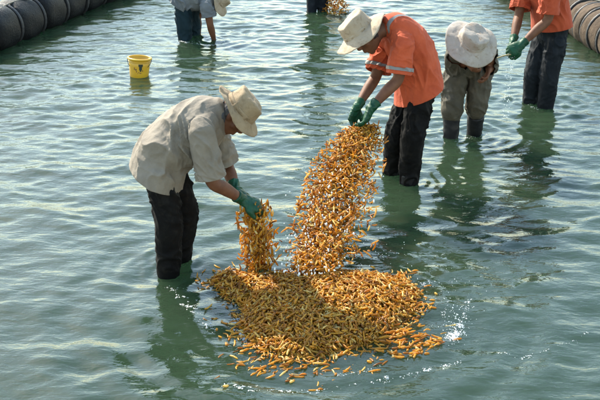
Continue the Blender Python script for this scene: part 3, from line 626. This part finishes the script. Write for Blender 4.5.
patch_on('printed_spots', [(-16,-8,.095,.112),(-12,-5,.078,.090),(-24,-19,.10,.125),(9,20,.066,.074),(2,7,.070,.082),(22,29,.088,.100),(-4,0,.062,.070)], M['bucket_red'])
add(revolve([(.001,.15),(.05,.147),(.094,.135)]), 'bucket_contents', bk, M['foam'])
hb = bmesh.new(); loft(hb, [(Vector((math.cos(a)*.121, -.01-math.sin(a)*.118*.25-.03*math.sin(a), .195-math.sin(a)*.10)), .0028) for a in np.linspace(0, math.pi, 14)], segs=8, sub=2)
me = bpy.data.meshes.new('handle'); hb.to_mesh(me); hb.free(); add(me, 'handle', bk, M['strap'])

# ------------------------------------------------------------------ pods
def pod_mesh(ln, rad, bend, seed):
    g = np.random.default_rng(seed); ts = [-.5, -.40, -.08, .22, .42, .5]; S = 6; fr_ = [.30, .78, 1.0, .93, .62, .22]
    vv = []; tip = []
    for t, f in zip(ts, fr_):
        for k in range(S):
            a = 2*math.pi*k/S; r_ = rad*f*(1+g.normal(0, .06)); vv.append((t*ln, math.cos(a)*r_+bend*ln*(t*t*4-.33), math.sin(a)*r_*.88)); tip.append(0.55 if abs(t) > .45 else (0.05 if abs(t) > .35 else 0))
    q = [(j*S+k, j*S+(k+1) % S, (j+1)*S+(k+1) % S, (j+1)*S+k) for j in range(len(ts)-1) for k in range(S)]
    tr_ = []
    for base_, rev in ((0, True), ((len(ts)-1)*S, False)):
        for k in range(1, S-1): tr_.append((base_, base_+k+1, base_+k) if rev else (base_, base_+k, base_+k+1))
    return np.array(vv), np.array(q), np.array(tr_), np.array(tip)
KINDS = [pod_mesh(.068, .0062, .06, 1), pod_mesh(.056, .0066, -.12, 2), pod_mesh(.080, .0060, .12, 3), pod_mesh(.038, .0072, .03, 4), pod_mesh(.060, .0052, .22, 5), pod_mesh(.030, .0078, -.05, 6)]
def set_tip(me, tip):
    a = me.attributes.new('tip', 'FLOAT', 'POINT'); a.data.foreach_set('value', np.asarray(tip, dtype=np.float32))
POD_ME = []
for k, (v, q, t_, tp_) in enumerate(KINDS):
    me = np_mesh('pod', v, q, t_); set_tip(me, tp_); me.materials.append(M['pod']); POD_ME.append(me)
def rot(yaw, pitch, roll):
    return (Matrix.Rotation(yaw, 3, 'Z') @ Matrix.Rotation(pitch, 3, 'Y') @ Matrix.Rotation(roll, 3, 'X'))
pods = []          # (place, position, rotation, scale, kind, how much it shows)
def in_poly(x, y, poly):
    ins = np.zeros(len(x), dtype=bool); dist = np.full(len(x), 1e9)
    for (x0, y0), (x1, y1) in zip(poly, poly[1:]+poly[:1]):
        c = ((y0 > y) != (y1 > y)) & (x < (x1-x0)*(y-y0)/(y1-y0+1e-12)+x0); ins ^= c
        t = np.clip(((x-x0)*(x1-x0)+(y-y0)*(y1-y0))/((x1-x0)**2+(y1-y0)**2), 0, 1); dist = np.minimum(dist, np.hypot(x-x0-t*(x1-x0), y-y0-t*(y1-y0)))
    return ins, dist
outline = [(211,281),(226,273),(247,277),(290,276),(330,273),(372,276),(404,280),(419,293),(416,312),(402,322),(388,332),(374,342),(345,352),(318,358),(285,358),(262,352),(247,340),(240,325),(246,308),(229,296)]
poly = [(G(*p).x, G(*p).y) for p in outline]
px_ = np.array(poly); lo = px_.min(0); hi = px_.max(0)
def heap_h(x, y):
    ins, d = in_poly(x, y, poly)
    h = .078*(1-np.exp(-d/.13))+.028*np.exp(-((x-HEAP_C.x)**2/.09+(y-HEAP_C.y-.1)**2/.05))
    h += .014*noise3(np.stack([x*6, y*6, x*0+2.2], 1))*np.clip(d/.1, 0, 1)
    return np.where(ins, h, -1)
N = 12500; x = rng.uniform(lo[0], hi[0], N); y = rng.uniform(lo[1], hi[1], N); h = heap_h(x, y)
for i in range(N):
    if h[i] < -.5: continue
    e = .03; hx = heap_h(np.array([x[i]+e, x[i]-e, x[i], x[i]]), np.array([y[i], y[i], y[i]+e, y[i]-e])); hx = np.maximum(hx, 0)
    gx, gy = (hx[0]-hx[1])/(2*e), (hx[2]-hx[3])/(2*e)
    yaw = rng.uniform(0, 2*math.pi); slope = math.atan(gx*math.cos(yaw)+gy*math.sin(yaw))
    lift = rng.uniform(-.020, .026); pods.append(('heap', Vector((x[i], y[i], max(.004, h[i]+lift))), rot(yaw, -slope+rng.normal(0, .34), rng.uniform(0, 6.28)), rng.uniform(.6, 1.08), rng.integers(0, 6), lift+.012))
for i in range(2600):                    # thinning fringe round the heap, awash
    k = rng.integers(0, len(poly)); a = rng.random(); x0, y0 = poly[k]; x1, y1 = poly[(k+1) % len(poly)]; x_ = x0*(1-a)+x1*a+rng.normal(0, .06); y_ = y0*(1-a)+y1*a+rng.normal(0, .06)
    ins_, d_ = in_poly(np.array([x_]), np.array([y_]), poly)
    if ins_[0] or rng.random() > math.exp(-d_[0]/.065)*(.45+.9*max(0, noise3(np.array([[x_*7, y_*7, .3]]))[0]+.25)): continue
    p = Vector((x_, y_, 0)); p.z = wz0(p)+rng.uniform(-.008, .010); pods.append(('heap', p, rot(rng.uniform(0, 6.28), rng.normal(0, .12), rng.uniform(0, 6.28)), rng.uniform(.6, 1.05), rng.integers(0, 6), 0))
# right-hand raft that drifted off the heap
for i in range(120):
    a = rng.uniform(0, 6.283); q = math.sqrt(rng.random()); p = G(408+q*33*math.cos(a)+q*6*math.sin(a), 345+q*13*math.sin(a)-q*5*math.cos(a))
    pods.append(('raft', p+Z*rng.uniform(.0, .022), rot(rng.normal(.4, .7), rng.normal(0, .15), rng.uniform(0, 6.28)), rng.uniform(.8, 1.12), rng.integers(0, 6), rng.random()*.05))
# loose ones, afloat or awash
for (x0, x1, y0, y1, nn_, zlo) in ((214,335,345,388,80,-.016), (235,385,350,374,130,-.010), (395,440,268,325,13,-.004), (208,248,285,345,26,-.01), (385,425,322,335,16,-.004), (405,470,300,345,6,-.004)):
    for i in range(nn_):
        p = G(rng.uniform(x0, x1), rng.uniform(y0, y1)); p.z = wz0(p)+rng.uniform(zlo, .006)
        pods.append(('loose', p, rot(rng.normal(.5, .8), rng.normal(0, .12), rng.uniform(0, 6.28)), rng.uniform(.7, 1.1), rng.integers(0, 6), rng.random()*.05))
# the load falling from the orange-shirted man's gloves
rows = [(122,354,374),(130,346,378),(142,334,381),(160,322,379),(180,312,374),(210,303,367),(240,296,352),(268,291,343)]
land = G(320, 272, .09).y; handY = B_HAND.y
def f_clump(px, py): return noise3(np.array([[px*.11, py*.055, 5.5]]))[0] < -.12 and rng.random() < .4 and py > 150
for i in range(5200):
    py = 124+146*rng.random()**0.9; k = max(j for j in range(len(rows)-1) if rows[j][0] <= py+.01); a = (py-rows[k][0])/(rows[k+1][0]-rows[k][0])
    x0 = rows[k][1]*(1-a)+rows[k+1][1]*a; x1 = rows[k][2]*(1-a)+rows[k+1][2]*a; g_ = np.clip(rng.normal(.46, .25), -.10, 1.12); px = x0+(x1-x0)*g_
    if f_clump(px, py): continue
    f = (py-124)/146; yy = handY*(1-f)+land*f; wd = (.05+.10*f)*math.sqrt(max(.15, 1-(2*g_-1)**2)); dy = rng.uniform(-1, 1)*wd
    p = V(px, py, yy+dy)
    yaw = rng.uniform(0, 6.283); pitch = rng.normal(0, .55)+(.35 if rng.random() < .5 else -.1)
    pods.append(('stream', p, rot(yaw, pitch, rng.uniform(0, 6.28)), rng.uniform(.6, 1.0), rng.integers(0, 6), .02-dy*.25+rng.random()*.01))
for i in range(60):                      # stray ones to the right of the stream
    py = rng.uniform(150, 265); px = rng.uniform(350, 376); f = (py-124)/146
    pods.append(('stream', V(px, py, handY*(1-f)+land*f+rng.uniform(-.1, .1)), rot(rng.uniform(0, 6.28), rng.normal(0, .9), 0), rng.uniform(.7, 1), rng.integers(0, 6), .03))
for i in range(26):
    py = rng.uniform(150, 262); f = (py-124)/146; px = 340-f*58+rng.uniform(-14, 0)
    pods.append(('stream', V(px, py, handY*(1-f)+land*f+rng.uniform(-.1, .1)), rot(rng.uniform(0, 6.28), rng.normal(0, .9), 0), rng.uniform(.7, 1), rng.integers(0, 6), .03))
# the handful hanging from the grey-shirted man's gloves
rows2 = [(203,244,267),(215,240,271),(232,240,274),(250,242,275),(276,242,271)]
for i in range(680):
    py = 203+73*rng.random(); k = max(j for j in range(len(rows2)-1) if rows2[j][0] <= py+.01); a = (py-rows2[k][0])/(rows2[k+1][0]-rows2[k][0])
    x0 = rows2[k][1]*(1-a)+rows2[k+1][1]*a; x1 = rows2[k][2]*(1-a)+rows2[k+1][2]*a; g_ = np.clip(rng.normal(.5, .25), -.08, 1.08); dy = rng.uniform(-1, 1)*.075
    pods.append(('handful', V(x0+(x1-x0)*g_, py, A_HAND.y+dy), rot(rng.uniform(0, 6.28), rng.choice([-1, 1])*rng.normal(1.0, .45), rng.uniform(0, 6.28)), rng.uniform(.75, 1.1), rng.integers(0, 6), .02-dy*.3))
# the far heap
fh = G(336, 11)
for i in range(420):
    zz = rng.random()**1.5*.42; rr = (.17*(1-zz/.5)**1.2+.015)*math.sqrt(rng.random()); a = rng.uniform(0, 6.283)
    pods.append(('far', fh+Vector((math.cos(a)*rr-.03*zz, math.sin(a)*rr, zz)), rot(rng.uniform(0, 6.28), rng.normal(0, .5), 0), rng.uniform(.8, 1.1), rng.integers(0, 6), -1))
LAB = dict(heap=('yellow-brown finger-shaped pod lying on top of the heap in the water', 'pods on top of the heap'),
 raft=('orange-yellow pod floating in the small raft beside the heap', 'pods of the drifted raft'),
 loose=('loose orange pod floating on open water around the heap', 'loose pods afloat'),
 stream=('golden pod tumbling in the load poured by the orange-shirted person', 'pods falling in the poured load'),
 handful=('brownish pod dropping from the grey-shirted person\'s gloves', 'pods dropping from the handful'))
quota = dict(heap=110, raft=30, loose=42, stream=88, handful=28)
rest = []
for place in ('heap', 'raft', 'loose', 'stream', 'handful', 'far'):
    lst = [p for p in pods if p[0] == place]
    if place in quota:
        lst.sort(key=lambda p: -p[5]); own = lst[:quota[place]]; rest_ = lst[quota[place]:]
        for (_, p, rm, sc, kd, _s) in own:
            o = bpy.data.objects.new('pod', POD_ME[kd]); o.location = p; o.rotation_euler = rm.to_euler(); o.scale = (sc,)*3; link(o); tag(o, LAB[place][0], 'pod', LAB[place][1])
    else: rest_ = lst
    rest.append((place, rest_))
def pod_mass(name, lst, label, core=None):
    vs_, qs, ts_, tps = [], [], [], []; off_ = 0
    for (_, p, rm, sc, kd, _s) in lst:
        v, q, t_, tp_ = KINDS[kd]; vs_.append(v@np.array(rm).T*sc+np.array(p)); qs.append(q+off_); ts_.append(t_+off_); tps.append(tp_); off_ += len(v)
    if core is not None:
        v, q = core; vs_.append(v); qs.append(q+off_); tps.append(np.full(len(v), 0.6))
    me = np_mesh(name, np.concatenate(vs_), np.concatenate(qs), np.concatenate(ts_)); set_tip(me, np.concatenate(tps)); me.materials.append(M['pod'])
    tag(link(bpy.data.objects.new(name, me)), label, kind='stuff')
gx_ = np.linspace(lo[0]-.02, hi[0]+.02, 70); gy_ = np.linspace(lo[1]-.02, hi[1]+.02, 60); XX, YY = np.meshgrid(gx_, gy_); hh = heap_h(XX.ravel(), YY.ravel()); hh = np.where(hh < -.5, -.06, hh-.022)
ii = np.arange(70*60).reshape(60, 70); core = (np.stack([XX.ravel(), YY.ravel(), hh], 1), np.stack([ii[:-1,:-1], ii[:-1,1:], ii[1:,1:], ii[1:,:-1]], -1).reshape(-1, 4))
for place, lst in rest:
    if not lst: continue
    name, label = dict(heap=('pod_heap', 'wide heap of yellow-brown finger-shaped pods in the water'), raft=('pod_raft', 'small raft of pods drifted off the heap'), loose=('loose_pods', 'loose pods floating around the heap'),
      stream=('poured_pods', 'load of golden pods pouring from the orange-shirted person\'s gloves'), handful=('pod_handful', 'handful of pods falling from the grey-shirted person\'s gloves'), far=('far_pod_heap', 'far small heap of pods beside navy trousers'))[place]
    pod_mass(name, lst, label, core if place == 'heap' else None)

# ------------------------------------------------------------------ splashes, drops and foam
ico_bm = bmesh.new(); bmesh.ops.create_icosphere(ico_bm, subdivisions=1, radius=1); ICO_V = np.array([v.co[:] for v in ico_bm.verts]); ICO_T = np.array([[v.index for v in f.verts] for f in ico_bm.faces]); ico_bm.free()
def blobs(name, pts, material, label, kind='stuff'):
    vs_ = []; ts_ = []; off_ = 0
    for p, r_, fl in pts:
        v = ICO_V*np.array((r_, r_, r_*fl))*(1+.25*rng.normal(0, .5, (len(ICO_V), 1)).clip(-1, 1)); vs_.append(v+np.array(p)); ts_.append(ICO_T+off_); off_ += len(v)
    me = np_mesh(name, np.concatenate(vs_), None, np.concatenate(ts_)); me.materials.append(material)
    return tag(link(bpy.data.objects.new(name, me)), label, kind=kind)
def fused_blobs(name, pts, material, label, voxel=0.0035):
    o = blobs(name, pts, material, label); md = o.modifiers.new('r', 'REMESH'); md.mode = 'VOXEL'; md.voxel_size = voxel; md.use_smooth_shade = True
    sm = o.modifiers.new('s', 'SMOOTH'); sm.iterations = 2
    return o
def scatter(px, py, sx, sy, n_, r0, r1, zmax, fl=1.0, ang=0.0):
    out = []
    for i in range(n_):
        a, b_ = rng.normal(0, sx), rng.normal(0, sy); p = G(px+a*math.cos(ang)-b_*math.sin(ang), py+a*math.sin(ang)+b_*math.cos(ang)); p.z = wz0(p)+abs(rng.normal(0, zmax)); out.append((p, rng.uniform(r0, r1)*(1 if rng.random() < .8 else 1.6), fl))
    return out
def foam_film(name, lines, label, step=.0024):
    """lacy patches of foam lying on the water; lines: (list of pixel points, half width in metres, density)"""
    vs_, qs = [], []; off_ = 0
    for pts, wd, dens in lines:
        g = [G(*p) for p in pts]; xa = np.arange(min(p.x for p in g)-3*wd, max(p.x for p in g)+3*wd, step); ya = np.arange(min(p.y for p in g)-3*wd, max(p.y for p in g)+3*wd, step)
        XX, YY = np.meshgrid(xa, ya); xf, yf = XX.ravel(), YY.ravel(); dist = np.full(len(xf), 1e9)
        for p, q in zip(g[:-1], g[1:]):
            t = np.clip(((xf-p.x)*(q.x-p.x)+(yf-p.y)*(q.y-p.y))/((q.x-p.x)**2+(q.y-p.y)**2+1e-9), 0, 1); dist = np.minimum(dist, np.hypot(xf-p.x-t*(q.x-p.x), yf-p.y-t*(q.y-p.y)))
        P3 = np.stack([xf, yf, xf*0+wd*7], 1); nz = .40*noise3(P3*14)+.5*noise3(P3*50)+.75*noise3(P3*130)
        wd2 = wd*1.9; val = nz+dens-.36-.9*(dist/wd2)**1.5+.35*noise3(P3*5)
        zz = Hg[np.clip(np.searchsorted(gys, yf), 0, ny-1), np.clip(np.searchsorted(gxs, xf), 0, nx-1)]+.001+np.clip(val, 0, .4)*.010+.0022*rng.random(len(xf))
        ii = np.arange(len(xf)).reshape(XX.shape); q4 = np.stack([ii[:-1,:-1], ii[:-1,1:], ii[1:,1:], ii[1:,:-1]], -1).reshape(-1, 4)
        keep = q4[(val[q4] > 0).sum(1) >= 3]
        if not len(keep): continue
        u, inv = np.unique(keep.ravel(), return_inverse=True); jit = rng.normal(0, step*.3, (len(u), 2))
        vs_.append(np.stack([xf[u]+jit[:,0], yf[u]+jit[:,1], zz[u]], 1)); qs.append(inv.reshape(-1, 4)+off_); off_ += len(u)
    me = np_mesh(name, np.concatenate(vs_), np.concatenate(qs)); me.materials.append(M['foam'])
    tag(link(bpy.data.objects.new(name, me)), label, kind='stuff')
foam_film('splash', [([(450,341),(456,334),(458,325)], .035, .52), ([(462,322),(467,308),(468,300)], .03, .12), ([(424,284),(432,282)], .03, .25), ([(450,282),(457,280)], .022, .2), ([(443,316),(449,300)], .02, -.02), ([(470,346),(478,352)], .02, .0)], 'white splash of foam to the right of the heap')
foam_film('foam', [([(250,392),(285,390),(330,388),(370,383),(405,376),(440,368),(468,358)], .028, .12), ([(338,375),(365,371),(385,366),(408,360)], .022, .15), ([(168,288),(180,297),(190,308),(203,322),(215,330)], .05, .0), ([(498,352),(520,357),(545,352),(572,342),(592,330)], .022, .05),
  ([(236,318),(238,330),(246,340)], .03, .28), ([(438,139),(452,143),(470,137),(484,133)], .04, .12), ([(523,104),(540,110),(554,109)], .035, .02), ([(178,41),(200,44),(214,45),(224,42)], .05, .15), ([(218,384),(235,388),(260,386)], .03, .02)], 'flecks of white foam on the water')
sp_pts = scatter(457, 328, 6, 9, 110, .0008, .0028, .03, ang=-.5)+scatter(440, 302, 22, 18, 120, .0008, .0018, .02)
blobs('splash_drops', sp_pts, M['droplet'], 'fine drops thrown up beside the heap')
dr = []
for i in range(700):
    py = 160+115*rng.random()**.7; f = (py-124)/146; dr.append((V(345-45*f+rng.normal(8, 16), py, handY*(1-f)+land*f+rng.uniform(-.15, .12)), rng.uniform(.0012, .0062), rng.uniform(1, 2.5)))
for i in range(120): p = G(rng.normal(350, 30), rng.uniform(255, 280)); p.z = abs(rng.normal(.08, .06)); dr.append((p, rng.uniform(.0012, .003), 1))
blobs('water_drops', dr, M['droplet'], 'drops of water shed by the poured load')
dr = []
for i in range(90):
    f = rng.random()**1.2; side_ = rng.choice([-1, 0, 1, 1]); p = Vector((D_HAND.x+.02*side_+rng.normal(0, .006), D_HAND.y+rng.normal(0, .006), D_HAND.z*(1-f)+.01)); dr.append((p, rng.uniform(.0015, .0032), rng.uniform(1.5, 4)))
blobs('dripping_water', dr, M['droplet'], 'trickle of water dripping from the wrung green gloves')
# the stick between the wrung gloves
bm = bmesh.new(); s0 = V(497, 58, D_HAND.y); s1 = V(512, 54, D_HAND.y); loft(bm, [(s0, .006), (s0*.5+s1*.5+Z*.004, .007), (s1, .007)], segs=8); me = bpy.data.meshes.new('stick'); bm.to_mesh(me); bm.free()
cst = s0*.5+s1*.5; me.transform(Matrix.Translation(-cst)); me.materials.append(M['stick']); o = link(bpy.data.objects.new('stick', me)); o.location = cst; tag(o, 'short pale stick held in the wrung green gloves', 'stick')
